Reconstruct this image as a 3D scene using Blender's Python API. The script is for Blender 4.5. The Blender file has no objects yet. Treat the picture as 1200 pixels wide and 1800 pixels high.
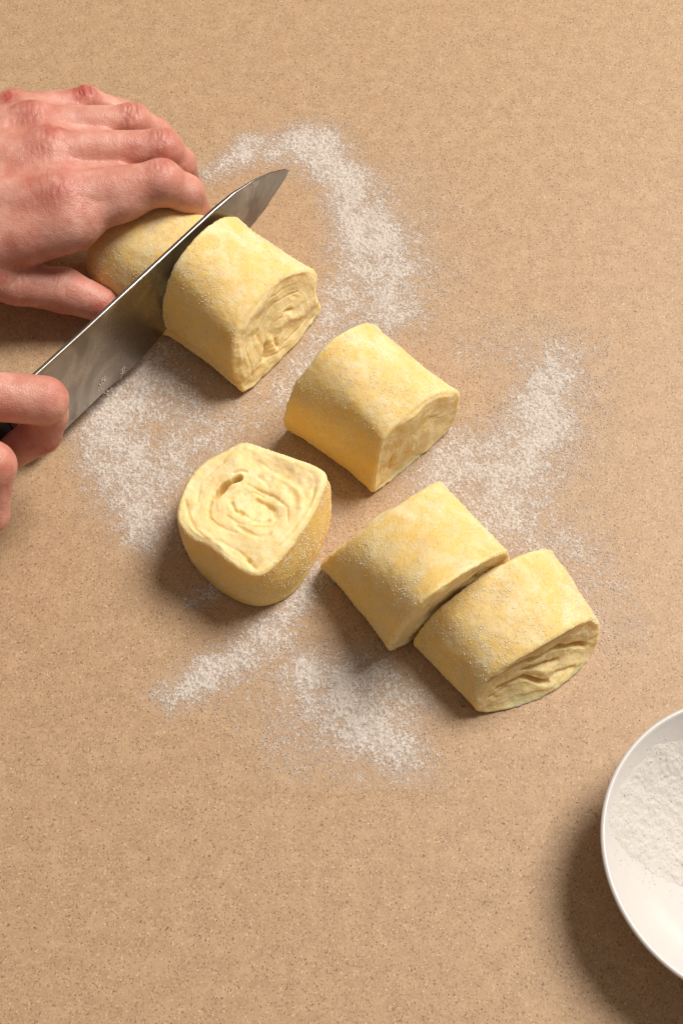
import bpy, math
import numpy as np
from mathutils import Vector, Matrix

# ------------------------------------------------------------------ camera, light, exposure
SC = bpy.context.scene
COL = SC.collection
CM = 0.01
D, THETA, LENS = 80.0, math.radians(28.0), 50.0        # camera distance (cm), tilt from straight down, lens (mm)
CAM = np.array([0.0, -D * math.sin(THETA), D * math.cos(THETA)])
FWD = -CAM / np.linalg.norm(CAM)
RGT = np.array([1.0, 0.0, 0.0])
UPV = np.cross(RGT, FWD)
cd = bpy.data.cameras.new("camera")
cd.sensor_fit = 'VERTICAL'; cd.sensor_height = 36.0; cd.lens = LENS
cd.clip_start = 0.01; cd.clip_end = 50.0
cam = bpy.data.objects.new("camera", cd); COL.objects.link(cam)
cam.matrix_world = Matrix(((RGT[0], UPV[0], -FWD[0], CAM[0] * CM), (RGT[1], UPV[1], -FWD[1], CAM[1] * CM),
                           (RGT[2], UPV[2], -FWD[2], CAM[2] * CM), (0, 0, 0, 1)))
SC.camera = cam

W = bpy.data.worlds.new("World"); SC.world = W; W.use_nodes = True
wb = W.node_tree.nodes["Background"]
wb.inputs[0].default_value = (1.0, 0.86, 0.74, 1); wb.inputs[1].default_value = 0.225

ld = bpy.data.lights.new("key_lamp", 'AREA')
ld.shape = 'DISK'; ld.size = 1.75; ld.energy = 184.0; ld.color = (1.0, 0.945, 0.885)
key = bpy.data.objects.new("key_lamp", ld); COL.objects.link(key)
LDIR = Vector((0.48, 0.38, 0.86)).normalized()
key.location = LDIR * 3.7
key.rotation_euler = (-LDIR).to_track_quat('-Z', 'Y').to_euler()

vs = SC.view_settings
SC.display_settings.display_device = 'sRGB'
vs.view_transform = 'Standard'; vs.look = 'None'; vs.exposure = 0.0; vs.gamma = 1.0
vs.use_curve_mapping = False

# ------------------------------------------------------------------ helpers
RNG = np.random.default_rng(7)

def ray(px, py):
    k = 36.0 / LENS / 1800.0
    return FWD + RGT * ((px - 600) * k) + UPV * ((900 - py) * k)

def at(px, py, z=0.0):                                  # point (cm) of the place at height z seen at a spot of the photograph
    d = ray(px, py)
    return CAM + d * ((z - CAM[2]) / d[2])

def hit(px, py, p0, n):                                 # point on the plane (p0, n)
    d = ray(px, py)
    return CAM + d * (((p0 - CAM) @ n) / (d @ n))

def unit(v):
    v = np.asarray(v, float)
    return v / np.linalg.norm(v)

def hash3(i, j, k, s):
    h = (i * 374761393 + j * 668265263 + k * 2147483647 + s * 974711) & 0xffffffff
    h = ((h ^ (h >> 13)) * 1274126177) & 0xffffffff
    h = ((h ^ (h >> 16)) * 2246822519) & 0xffffffff
    return ((h ^ (h >> 15)) & 0xffffff) / float(0xffffff)

def vnoise(P, scale, seed=0):                           # value noise in -1..1, feature size 'scale' (cm)
    q = np.asarray(P, float) / scale + 1000.0
    i = np.floor(q).astype(np.int64); f = q - i
    f = f * f * (3 - 2 * f)
    out = 0.0
    for a in (0, 1):
        for b in (0, 1):
            for c in (0, 1):
                w = (f[:, 0] if a else 1 - f[:, 0]) * (f[:, 1] if b else 1 - f[:, 1]) * (f[:, 2] if c else 1 - f[:, 2])
                out = out + w * hash3(i[:, 0] + a, i[:, 1] + b, i[:, 2] + c, seed)
    return out * 2 - 1

def fbm(P, scale, octaves=3, seed=0):
    t = 0; a = 1.0; n = 0
    for o in range(octaves):
        t = t + a * vnoise(P, scale / 2 ** o, seed + o * 17); n += a; a *= 0.55
    return t / n

def smooth(x, a, b):
    t = np.clip((x - a) / (b - a), 0, 1)
    return t * t * (3 - 2 * t)

def add_mesh(name, V, Fc, mat=None, parent=None, origin=(0, 0, 0), shade=True, attrs=None):
    """V in cm (world), Fc list/array of faces; the origin (cm) becomes the object's place."""
    me = bpy.data.meshes.new(name)
    V = np.asarray(V, float)
    o = np.asarray(origin, float)
    if isinstance(Fc, np.ndarray):
        nf, k = Fc.shape
        me.vertices.add(len(V)); me.vertices.foreach_set("co", ((V - o) * CM).astype(np.float32).ravel())
        me.loops.add(nf * k); me.loops.foreach_set("vertex_index", Fc.astype(np.int32).ravel())
        me.polygons.add(nf)
        me.polygons.foreach_set("loop_start", (np.arange(nf) * k).astype(np.int32))
        me.update(calc_edges=True); me.validate()
    else:
        me.from_pydata([tuple(v) for v in (V - o) * CM], [], [tuple(int(x) for x in f) for f in Fc]); me.update()
    if shade:
        me.polygons.foreach_set("use_smooth", np.ones(len(me.polygons), dtype=bool))
    for an, av in (attrs or {}).items():
        a = me.attributes.new(an, 'FLOAT', 'POINT')
        a.data.foreach_set("value", np.asarray(av, np.float32))
    if mat: me.materials.append(mat)
    ob = bpy.data.objects.new(name, me); COL.objects.link(ob)
    if parent is not None:
        ob.parent = parent
        ob.location = [x * CM - y for x, y in zip(o, parent.location)]
    else:
        ob.location = [x * CM for x in o]
    return ob

def tag(o, label=None, cat=None, group=None, kind=None):
    if label: o["label"] = label
    if cat: o["category"] = cat
    if group: o["group"] = group
    if kind: o["kind"] = kind
    return o

def empty(name, loc):
    o = bpy.data.objects.new(name, None); COL.objects.link(o)
    o.location = [x * CM for x in loc]; o.empty_display_size = 0.02
    return o

# ------------------------------------------------------------------ materials
class NT:
    def __init__(self, name):
        self.m = bpy.data.materials.new(name); self.m.use_nodes = True
        self.t = self.m.node_tree; self.b = self.t.nodes["Principled BSDF"]
        self.co = self.t.nodes.new("ShaderNodeTexCoord").outputs["Object"]
    def n(self, kind, **kw):
        x = self.t.nodes.new(kind)
        for k, v in kw.items(): setattr(x, k, v)
        return x
    def link(self, a, b): self.t.links.new(a, b)
    def noise(self, scale, detail=2.0, rough=0.5, dist=0.0):
        x = self.n("ShaderNodeTexNoise"); self.link(self.co, x.inputs["Vector"])
        x.inputs["Scale"].default_value = scale; x.inputs["Detail"].default_value = detail
        x.inputs["Roughness"].default_value = rough; x.inputs["Distortion"].default_value = dist
        return x.outputs["Fac"]
    def ramp(self, fac, stops):
        x = self.n("ShaderNodeValToRGB"); self.link(fac, x.inputs[0])
        e = x.color_ramp.elements
        while len(e) < len(stops): e.new(0.5)
        for i, (p, c) in enumerate(stops):
            e[i].position = p
            e[i].color = (c, c, c, 1) if isinstance(c, (int, float)) else (*c, 1)
        return x.outputs[0]
    def mix(self, fac, a, b, mode='MIX'):
        x = self.n("ShaderNodeMix", data_type='RGBA', blend_type=mode)
        for s, v in ((0, fac), (6, a), (7, b)):
            if isinstance(v, bpy.types.NodeSocket): self.link(v, x.inputs[s])
            elif s == 0: x.inputs[0].default_value = v
            else: x.inputs[s].default_value = (*v, 1)
        return x.outputs[2]
    def math(self, op, a, b=0.0):
        x = self.n("ShaderNodeMath", operation=op)
        for s, v in ((0, a), (1, b)):
            if isinstance(v, bpy.types.NodeSocket): self.link(v, x.inputs[s])
            else: x.inputs[s].default_value = v
        return x.outputs[0]
    def attr(self, name):
        x = self.n("ShaderNodeAttribute", attribute_name=name); return x.outputs["Fac"]
    def bump(self, h, dist, strength=1.0, prev=None):
        x = self.n("ShaderNodeBump"); self.link(h, x.inputs["Height"])
        x.inputs["Distance"].default_value = dist; x.inputs["Strength"].default_value = strength
        if prev is not None: self.link(prev, x.inputs["Normal"])
        return x.outputs[0]
    def set(self, **kw):
        for k, v in kw.items():
            s = self.b.inputs[k.replace("_", " ")]
            if isinstance(v, bpy.types.NodeSocket): self.link(v, s)
            elif isinstance(v, tuple) and len(v) == 3 and s.type == 'RGBA': s.default_value = (*v, 1)
            else: s.default_value = v

def mat_worktop():
    t = NT("speckled_worktop")
    fine = t.noise(800, 3, 0.7)
    mid = t.noise(260, 2, 0.5)
    big = t.noise(38, 2, 0.5)
    c = t.mix(t.ramp(fine, [(0.32, 0), (0.68, 1)]), (0.325, 0.202, 0.108), (0.615, 0.416, 0.243))
    c = t.mix(t.ramp(mid, [(0.40, 0), (0.64, 0.65)]), c, (0.40, 0.255, 0.145))
    patch = t.noise(95, 3, 0.6)
    c = t.mix(t.ramp(patch, [(0.42, 0), (0.66, 0.45)]), c, (0.60, 0.41, 0.24))
    c = t.mix(t.ramp(big, [(0.35, 0), (0.75, 0.4)]), c, (0.47, 0.30, 0.165))
    frag = t.ramp(t.noise(620, 3, 0.65, 0.5), [(0.33, 0.85), (0.41, 0)])
    c = t.mix(frag, c, (0.20, 0.115, 0.06))
    pale = t.ramp(t.noise(560, 2, 0.6, 0.3), [(0.62, 0), (0.70, 0.6)])
    c = t.mix(pale, c, (0.68, 0.50, 0.33))
    # dark flecks of several sizes, each its own voronoi cell chosen at random
    for sc, thr, keep, col in ((420, 0.17, 0.30, (0.17, 0.10, 0.055)), (700, 0.24, 0.35, (0.22, 0.13, 0.07)), (260, 0.11, 0.30, (0.10, 0.06, 0.035)), (520, 0.2, 0.2, (0.74, 0.56, 0.36))):
        v = t.n("ShaderNodeTexVoronoi"); t.link(t.co, v.inputs["Vector"]); v.inputs["Scale"].default_value = sc
        near = t.math('LESS_THAN', v.outputs["Distance"], thr)
        sep = t.n("ShaderNodeSeparateColor"); t.link(v.outputs["Color"], sep.inputs[0])
        pick = t.math('LESS_THAN', sep.outputs[0], keep)
        f = t.math('MULTIPLY', t.math('MULTIPLY', near, pick), 0.75)
        c = t.mix(f, c, col)
    b = t.bump(t.noise(700, 2, 0.6), 0.00018, 0.55)
    t.set(Base_Color=c, Roughness=0.50, Specular_IOR_Level=0.35, Normal=b)
    return t.m

def mat_flour(name, col=(0.80, 0.70, 0.62), film=False):
    t = NT(name)
    f = t.noise(1200, 2, 0.6)
    c = t.mix(f, tuple(x * 0.90 for x in col), tuple(min(1, x * 1.08) for x in col))
    t.set(Base_Color=c, Roughness=0.9, Specular_IOR_Level=0.1)
    if film:                                            # a dusting thin enough to let the worktop through
        g = t.math('ADD', t.math('MULTIPLY', t.noise(900, 3, 0.7), 1.6), -0.8)
        a = t.attr("cover")
        k = t.math('MULTIPLY', a, t.math('ADD', g, 1.0))
        x = t.n("ShaderNodeMath", operation='MINIMUM'); t.link(k, x.inputs[0]); x.inputs[1].default_value = 1.0
        t.set(Alpha=t.math('MAXIMUM', x.outputs[0], 0.0))
    return t.m

def mat_dough():
    t = NT("raw_dough")
    cut = t.attr("cut")
    base = t.mix(t.noise(45, 3, 0.5), (0.82, 0.53, 0.125), (0.84, 0.605, 0.195))
    blot = t.ramp(t.noise(75, 3, 0.6, 0.6), [(0.40, 0.1), (0.64, 0.80)])
    dust = t.mix(blot, base, (0.87, 0.755, 0.47))
    dust = t.mix(t.ramp(t.noise(650, 3, 0.7), [(0.50, 0), (0.66, 0.40)]), dust, (0.85, 0.73, 0.47))
    dust = t.mix(t.ramp(t.noise(38, 2, 0.5, 0.4), [(0.50, 0), (0.72, 0.55)]), dust, (0.80, 0.53, 0.14))
    geo = t.n("ShaderNodeNewGeometry"); sx = t.n("ShaderNodeSeparateXYZ"); t.link(geo.outputs["Normal"], sx.inputs[0])
    dust = t.mix(t.ramp(sx.outputs[2], [(0.05, 0.15), (0.75, 1)]), base, dust)   # flour settles on what faces up
    pore = t.ramp(t.noise(520, 2, 0.6), [(0.30, 1), (0.42, 0)])
    dust = t.mix(t.math('MULTIPLY', pore, 0.35), dust, (0.72, 0.47, 0.16))
    cutc = t.mix(t.ramp(t.noise(110, 3, 0.6, 0.8), [(0.35, 0), (0.65, 1)]), (0.86, 0.66, 0.30), (0.89, 0.75, 0.43))
    c = t.mix(cut, dust, cutc)
    groove = t.attr("groove")
    c = t.mix(t.math('MULTIPLY', groove, 0.35), c, (0.80, 0.47, 0.11))
    b = t.bump(t.noise(320, 3, 0.6), 0.0008, 0.7)
    b = t.bump(t.noise(1100, 2, 0.6), 0.0003, 0.6, b)
    t.set(Base_Color=c, Roughness=0.62, Specular_IOR_Level=0.35, Normal=b,
          Subsurface_Weight=0.7, Subsurface_Radius=(1.0, 0.74, 0.40), Subsurface_Scale=0.006)
    return t.m

def mat_skin():
    t = NT("skin")
    red = t.attr("redness")
    n = t.noise(90, 3, 0.6)
    base = t.mix(t.ramp(n, [(0.35, 0), (0.68, 1)]), (0.64, 0.285, 0.21), (0.73, 0.40, 0.315))
    blot = t.ramp(t.noise(60, 3, 0.6), [(0.42, 0), (0.62, 0.6)])
    base = t.mix(blot, base, (0.55, 0.215, 0.155))
    c = t.mix(red, base, (0.44, 0.095, 0.07))
    v = t.n("ShaderNodeTexVoronoi", feature='DISTANCE_TO_EDGE'); t.link(t.co, v.inputs["Vector"]); v.inputs["Scale"].default_value = 700
    b = t.bump(t.ramp(v.outputs["Distance"], [(0.0, 0), (0.25, 1)]), 0.00022, 0.4)
    b = t.bump(t.noise(420, 3, 0.6), 0.0006, 0.4, b)
    t.set(Base_Color=c, Roughness=0.42, Specular_IOR_Level=0.42, Normal=b,
          Subsurface_Weight=0.35, Subsurface_Radius=(1.0, 0.35, 0.2), Subsurface_Scale=0.004)
    return t.m

def mat_simple(name, col, rough=0.5, metal=0.0, spec=0.5, coat=0.0):
    t = NT(name)
    n = t.noise(220, 3, 0.6)
    c = t.mix(n, tuple(x * 0.94 for x in col), tuple(min(1, x * 1.04) for x in col))
    t.set(Base_Color=c, Roughness=rough, Metallic=metal, Specular_IOR_Level=spec, Coat_Weight=coat, Coat_Roughness=0.12)
    return t.m

def mat_steel():
    t = NT("brushed_steel")
    mp = t.n("ShaderNodeMapping"); t.link(t.co, mp.inputs[0]); mp.inputs["Scale"].default_value = (1.0, 14.0, 1.0)
    x = t.n("ShaderNodeTexNoise"); t.link(mp.outputs[0], x.inputs["Vector"]); x.inputs["Scale"].default_value = 260; x.inputs["Detail"].default_value = 3
    smear = t.ramp(t.noise(32, 3, 0.55, 0.8), [(0.40, 0), (0.62, 1)])
    c = t.mix(smear, (0.47, 0.45, 0.42), (0.27, 0.25, 0.225))
    rr = t.math('ADD', t.math('MULTIPLY', x.outputs["Fac"], 0.12), t.math('MULTIPLY', smear, 0.10))
    rr = t.math('ADD', rr, 0.20)
    b = t.bump(x.outputs["Fac"], 0.00002, 0.3)
    t.set(Base_Color=c, Roughness=rr, Metallic=1.0, Normal=b)
    return t.m

M_TOP, M_FLOUR, M_DOUGH, M_SKIN, M_STEEL = mat_worktop(), mat_flour("flour_white", (0.70, 0.62, 0.545), True), mat_dough(), mat_skin(), mat_steel()
M_GRAIN = mat_flour("coarse_flour_grain", (0.90, 0.82, 0.63))
M_BOWL = mat_simple("white_glazed_bowl", (0.68, 0.645, 0.61), 0.28, 0, 0.5, 0.3)
M_HANDLE = mat_simple("black_handle", (0.02, 0.019, 0.018), 0.45)
M_NAIL = mat_simple("nail", (0.74, 0.46, 0.38), 0.3, 0, 0.5)

# ------------------------------------------------------------------ worktop
g = 150.0
tag(add_mesh("worktop", [(-g, -g, 0), (g, -g, 0), (g, g, 0), (-g, g, 0)], [(0, 1, 2, 3)], M_TOP, shade=False), kind='structure')

# ------------------------------------------------------------------ flour on the worktop
FLOUR = [
    ("drift of white flour curving right of the knife tip", [
        ([(395, 292), (440, 266)], 22, 0.75), ([(440, 262), (500, 262), (545, 258)], 30, 0.75), ([(520, 240), (570, 232)], 26, 0.40),
        ([(560, 265), (610, 320), (650, 410)], 44, 0.85), ([(650, 410), (690, 490), (690, 545)], 44, 0.78), ([(620, 440), (610, 560)], 45, 0.45),
        ([(600, 540), (560, 610), (500, 690)], 34, 0.55), ([(730, 330), (770, 480)], 60, 0.20), ([(370, 310), (345, 300)], 16, 0.5)]),
    ("pale patch of flour spread beneath the knife blade near the gripping hand", [
        ([(260, 645), (190, 720)], 50, 0.68), ([(190, 740), (220, 830)], 55, 0.70), ([(230, 830), (260, 930)], 42, 0.70),
        ([(300, 680), (350, 740)], 55, 0.50), ([(330, 800), (290, 850)], 40, 0.50), ([(340, 1050), (375, 1040)], 18, 0.55), ([(440, 730), (560, 920)], 60, 0.22)]),
    ("long streak of flour right of the middle dough roll", [
        ([(965, 650), (945, 740)], 38, 0.66), ([(945, 740), (880, 850)], 44, 0.85), ([(880, 850), (850, 910)], 50, 0.66),
        ([(800, 790), (750, 850)], 40, 0.70), ([(1010, 640), (990, 800)], 70, 0.26), ([(930, 930), (1000, 960)], 50, 0.45), ([(1050, 1040), (1070, 1090)], 40, 0.30), ([(820, 610), (930, 600)], 55, 0.22), ([(1030, 1000), (1100, 1100)], 60, 0.14)]),
    ("narrow diagonal streak of flour below the upright dough roll", [
        ([(300, 1222), (370, 1185)], 24, 0.75), ([(370, 1185), (470, 1120)], 27, 0.75), ([(470, 1115), (560, 1010)], 22, 0.70)]),
    ("broad smudge of flour below the pair of touching dough rolls", [
        ([(540, 1180), (600, 1215)], 34, 0.75), ([(560, 1215), (640, 1270)], 42, 0.75), ([(640, 1270), (700, 1310)], 32, 0.70),
        ([(620, 1180), (720, 1215)], 32, 0.62), ([(560, 1310), (720, 1370)], 55, 0.22), ([(450, 1250), (520, 1330)], 50, 0.16)]),
]
def seg_dens(P, pts, r, s):
    best = np.full(len(P), 1e9)
    q = [at(*p)[:2] for p in pts]
    for a, b in zip(q[:-1], q[1:]):
        ab = b - a
        t = np.clip(((P - a) @ ab) / (ab @ ab), 0, 1)
        best = np.minimum(best, np.linalg.norm(P - a - t[:, None] * ab, axis=1))
    r = r * 0.031 * 1.35
    return s * np.exp(-(best / r) ** 2 * 0.9)

def flour_field(P):
    fs = []
    for lab, segs in FLOUR:
        d = np.zeros(len(P))
        for pts, r, s in segs: d = 1 - (1 - d) * (1 - seg_dens(P, pts, r, s))
        fs.append(d)
    return np.array(fs)

OCT_V = np.array([(1, 0, 0), (-1, 0, 0), (0, 1, 0), (0, -1, 0), (0, 0, 1), (0, 0, -1)], float)
OCT_F = np.array([(0, 2, 4), (2, 1, 4), (1, 3, 4), (3, 0, 4), (2, 0, 5), (1, 2, 5), (3, 1, 5), (0, 3, 5)])

def grains(centers, radii, flat=0.6, normals=None):
    n = len(centers)
    a = RNG.uniform(0, 2 * np.pi, n); ca, sa = np.cos(a), np.sin(a)
    st = RNG.uniform(0.6, 1.7, n)
    V = np.repeat(OCT_V[None], n, 0) * RNG.uniform(0.7, 1.15, (n, 6, 1))
    V[:, :, 0] *= st[:, None]; V[:, :, 2] *= flat
    x = V[:, :, 0] * ca[:, None] - V[:, :, 1] * sa[:, None]
    y = V[:, :, 0] * sa[:, None] + V[:, :, 1] * ca[:, None]
    V = np.stack([x, y, V[:, :, 2]], 2) * radii[:, None, None] + centers[:, None, :]
    F = OCT_F[None] + (np.arange(n) * 6)[:, None, None]
    return V.reshape(-1, 3), F.reshape(-1, 3)

def build_flour():
    st = 0.048
    xs = np.arange(-16, 16.5, st); ys = np.arange(-16, 33, st)
    nx, ny = len(xs), len(ys)
    X, Y = np.meshgrid(xs, ys, indexing='ij')
    P = np.stack([X.ravel(), Y.ravel()], 1)
    P3 = np.c_[P, np.zeros(len(P))]
    fs = flour_field(P)
    own = fs.argmax(0); dens = 1 - np.prod(1 - fs, axis=0)
    streak = fbm(P3, 0.9, 3, 5)
    dens = dens * np.clip(0.88 + 0.50 * streak, 0.1, 1.25)
    nz = 0.70 * vnoise(P3, 0.12, 9) + 0.55 * RNG.uniform(-1, 1, len(P)) + 0.25 * vnoise(P3, 0.3, 21)
    lift = dens * 1.75 - 1.04 + nz * 0.95
    on = (lift > 0) & (dens > 0.03)
    H = 0.014 + 0.075 * np.clip(lift, 0, 1) ** 0.8 * RNG.uniform(0.6, 1.2, len(P))
    H = np.where(on, H, 0.010)
    jx = RNG.uniform(-0.35, 0.35, len(P)) * st; jy = RNG.uniform(-0.35, 0.35, len(P)) * st
    V = np.c_[P[:, 0] + jx, P[:, 1] + jy, H]
    cover = np.clip(dens ** 1.3 * 0.64 * (1 + 0.35 * fbm(P3, 0.5, 3, 44)), 0, 0.9) * smooth(dens, 0.02, 0.12)
    cover = np.where(on, np.maximum(cover, 0.85), cover)
    idx = np.arange(nx * ny).reshape(nx, ny)
    quads = np.stack([idx[:-1, :-1], idx[1:, :-1], idx[1:, 1:], idx[:-1, 1:]], -1).reshape(-1, 4)
    keep = dens[quads].max(1) > 0.03
    quads = quads[keep]; qown = own[quads[:, 0]]
    # loose grains, thinning out round the patches
    n = 340000
    G = np.c_[RNG.uniform(-16, 16, n), RNG.uniform(-15, 34, n)]
    gf = flour_field(G); gown = gf.argmax(0); gd = 1 - np.prod(1 - gf, axis=0)
    wide = np.clip(gd * 0.9 + 0.022, 0, 1) * np.clip(0.8 + 0.9 * fbm(np.c_[G, np.zeros(n)], 0.9, 3, 5), 0.1, 1.4)
    sel = RNG.uniform(0, 1, n) < wide * 0.62
    G, gown = G[sel], gown[sel]
    for i, (lab, _) in enumerate(FLOUR):
        q = quads[qown == i]
        used, inv = np.unique(q.ravel(), return_inverse=True)
        Va = V[used]; Fa = inv.reshape(-1, 4)
        tri = np.concatenate([Fa[:, [0, 1, 2]], Fa[:, [0, 2, 3]]])
        gg = G[gown == i]
        r = RNG.uniform(0.014, 0.040, len(gg))
        Vg, Fg = grains(np.c_[gg, r * 0.5 + 0.01], r)
        o = add_mesh("flour", np.concatenate([Va, Vg]), np.concatenate([tri, Fg + len(Va)]), M_FLOUR, shade=False, origin=(*Va[:, :2].mean(0), 0),
                     attrs={"cover": np.r_[cover[used], np.ones(len(Vg))]})
        tag(o, lab, "flour", "flour scattered on the worktop", "stuff")
build_flour()

# ------------------------------------------------------------------ dough
def resample(P, n):
    P = np.asarray(P, float)
    # centripetal-ish catmull-rom through the points, then even steps along its length
    Q = [P[0] * 2 - P[1]] + list(P) + [P[-1] * 2 - P[-2]]
    C = []
    for i in range(1, len(Q) - 2):
        t = np.linspace(0, 1, 12, endpoint=False)[:, None]
        p0, p1, p2, p3 = Q[i - 1:i + 3]
        C.append(0.5 * (2 * p1 + (p2 - p0) * t + (2 * p0 - 5 * p1 + 4 * p2 - p3) * t ** 2 + (3 * p1 - p0 - 3 * p2 + p3) * t ** 3))
    C = np.concatenate(C + [P[-1:]])
    s = np.r_[0, np.cumsum(np.linalg.norm(np.diff(C, axis=0), axis=1))]
    u = np.linspace(0, s[-1], n)
    return np.stack([np.interp(u, s, C[:, k]) for k in range(C.shape[1])], 1)

def face_profile(Lp, Rp, lean, pts):
    """pts: ('p', px, py) seen in the photograph, or (alpha, z). Gives (alpha, z) on the leaning cut plane through Lp-Rp."""
    u = unit(Rp - Lp); n = np.cross(u, unit(np.array([0, 0, 1.0]) + lean)); wl = np.linalg.norm(Rp - Lp)
    out = []
    for q in pts:
        if q[0] == 'p':
            P = hit(q[1], q[2], Lp, n); z = P[2]
            out.append((((P - lean * z - Lp) @ u) / wl, z))
        else: out.append(q)
    return np.array(out)

NA, NB = 210, 46                                        # points over the dome, along the bottom
def end_loop(Lp, Rp, lean, pts):
    A = face_profile(Lp, Rp, lean, pts)
    top = resample(A, NA)
    bot = np.stack([np.linspace(top[-1, 0], top[0, 0], NB + 2)[1:-1], np.full(NB, 0.02)], 1)
    lp = np.concatenate([top, bot])
    for _ in range(80):
        lp = 0.5 * lp + 0.25 * (np.roll(lp, 1, 0) + np.roll(lp, -1, 0))
    lp[:, 1] = np.maximum(lp[:, 1], 0.02)
    return Lp[None] + lp[:, :1] * (Rp - Lp)[None] + lp[:, 1:] * (np.array([0, 0, 1.0]) + lean)[None], lp

def cap_rings(loop, axis, layers, amp, seed, K=84, centre=(0.0, 0.0), deep=1.0, rough=0.05, fold=0.0, marks=None, soft_marks=0.55):
    """Cut face: rings from the rim to the centre, pushed along the axis by the rolled layers."""
    N = len(loop); c = loop[:NA].mean(0) * 0.5 + loop.mean(0) * 0.5
    c = c + (loop[NA // 4] - c) * centre[0] + (loop[NA // 2] - c) * centre[1]
    V, G = [], []
    ang = np.linspace(0, 1, N, endpoint=False)
    soft = loop - c
    for k in range(1, K + 1):
        rho = 1 - (k / K) ** 0.9
        soft = 0.5 * soft + 0.25 * (np.roll(soft, 1, 0) + np.roll(soft, -1, 0))
        if k > 8: soft = 0.5 * soft + 0.25 * (np.roll(soft, 2, 0) + np.roll(soft, -2, 0))
        P = c + soft * rho
        wob = 0.40 * vnoise(P, 1.9, seed) + 0.16 * vnoise(P, 0.7, seed + 3)
        ph = rho * layers - ang + wob + 10
        fr = ph - np.floor(ph)
        turn = np.floor(ph)
        Q = P + turn[:, None] * 3.7
        m = smooth(vnoise(Q, 1.6, seed + 5), -0.1, 0.55)
        gr = np.exp(-((fr - 0.5) / 0.075) ** 2) * m * smooth(rho, 0.05, 0.25) * smooth(1 - rho, 0.03, 0.14)
        slot = np.exp(-((fr - 0.5 - 0.1 * vnoise(P, 0.5, seed + 9)) / 0.12) ** 2) * smooth(vnoise(Q, 0.95, seed + 8), 0.48, 0.72) * smooth(1 - rho, 0.12, 0.25) * smooth(rho, 0.1, 0.3)
        step = fr - 0.5                                 # each layer lies a little higher on its outer side
        d = amp * (0.35 * step * smooth(rho, 0, 0.2) * (1 - np.exp(-((fr - 0.5) / 0.4) ** 2) * 0.3) - 0.42 * gr - 3.0 * deep * slot)
        d = d + 0.20 * vnoise(P, 1.9, seed + 11) + 0.10 * vnoise(P, 0.8, seed + 12) + rough * fbm(P, 0.5, 3, seed + 13)
        if fold:                                        # loosely rolled end: open gaps between thick layers
            og = np.exp(-((fr - 0.5) / (0.13 + 0.05 * vnoise(P, 1.0, seed + 20))) ** 2) * smooth(1 - rho, 0.12, 0.22) * smooth(rho, 0.04, 0.18) * smooth(vnoise(Q, 2.2, seed + 21), -0.75, -0.2)
            d = d - fold * (0.55 * og + 0.12 * smooth(1 - rho, 0.1, 0.3)) + fold * 0.14 * np.cos(2 * np.pi * fr) * -1 * smooth(1 - rho, 0.1, 0.2)
            gr = np.maximum(gr, og)
        for (pts, r, hgt) in (marks or []):             # tears, folds and hollows of this particular cut
            best = np.full(N, 1e9)
            for a, b in zip(pts[:-1], pts[1:]):
                ab = (b - a) - ((b - a) @ axis) * axis; ap = (P - a) - ((P - a) @ axis)[:, None] * axis
                tt = np.clip((ap @ ab) / max(ab @ ab, 1e-9), 0, 1)
                best = np.minimum(best, np.linalg.norm(ap - tt[:, None] * ab, axis=1))
            best = best + 0.45 * r * vnoise(P, 0.35, seed + 70)
            w = smooth(best, r * 1.25, r * 0.7) if hgt < -0.8 else np.exp(-(best / r) ** 2)
            if r < 0.4: w = w * (0.72 + 0.45 * vnoise(P, 0.55, seed + 72))
            d = d + (hgt if hgt < -0.8 else hgt * soft_marks) * w * smooth(1 - rho, 0.0, 0.05)
            if hgt < 0 and r < 0.4: gr = np.maximum(gr, w)
        d = d * smooth(1 - rho, 0.0, 0.08)
        V.append(P + axis[None] * d[:, None]); G.append(np.clip(gr * 0.7 + slot, 0, 1))
    return np.concatenate(V), np.concatenate(G), K

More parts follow.
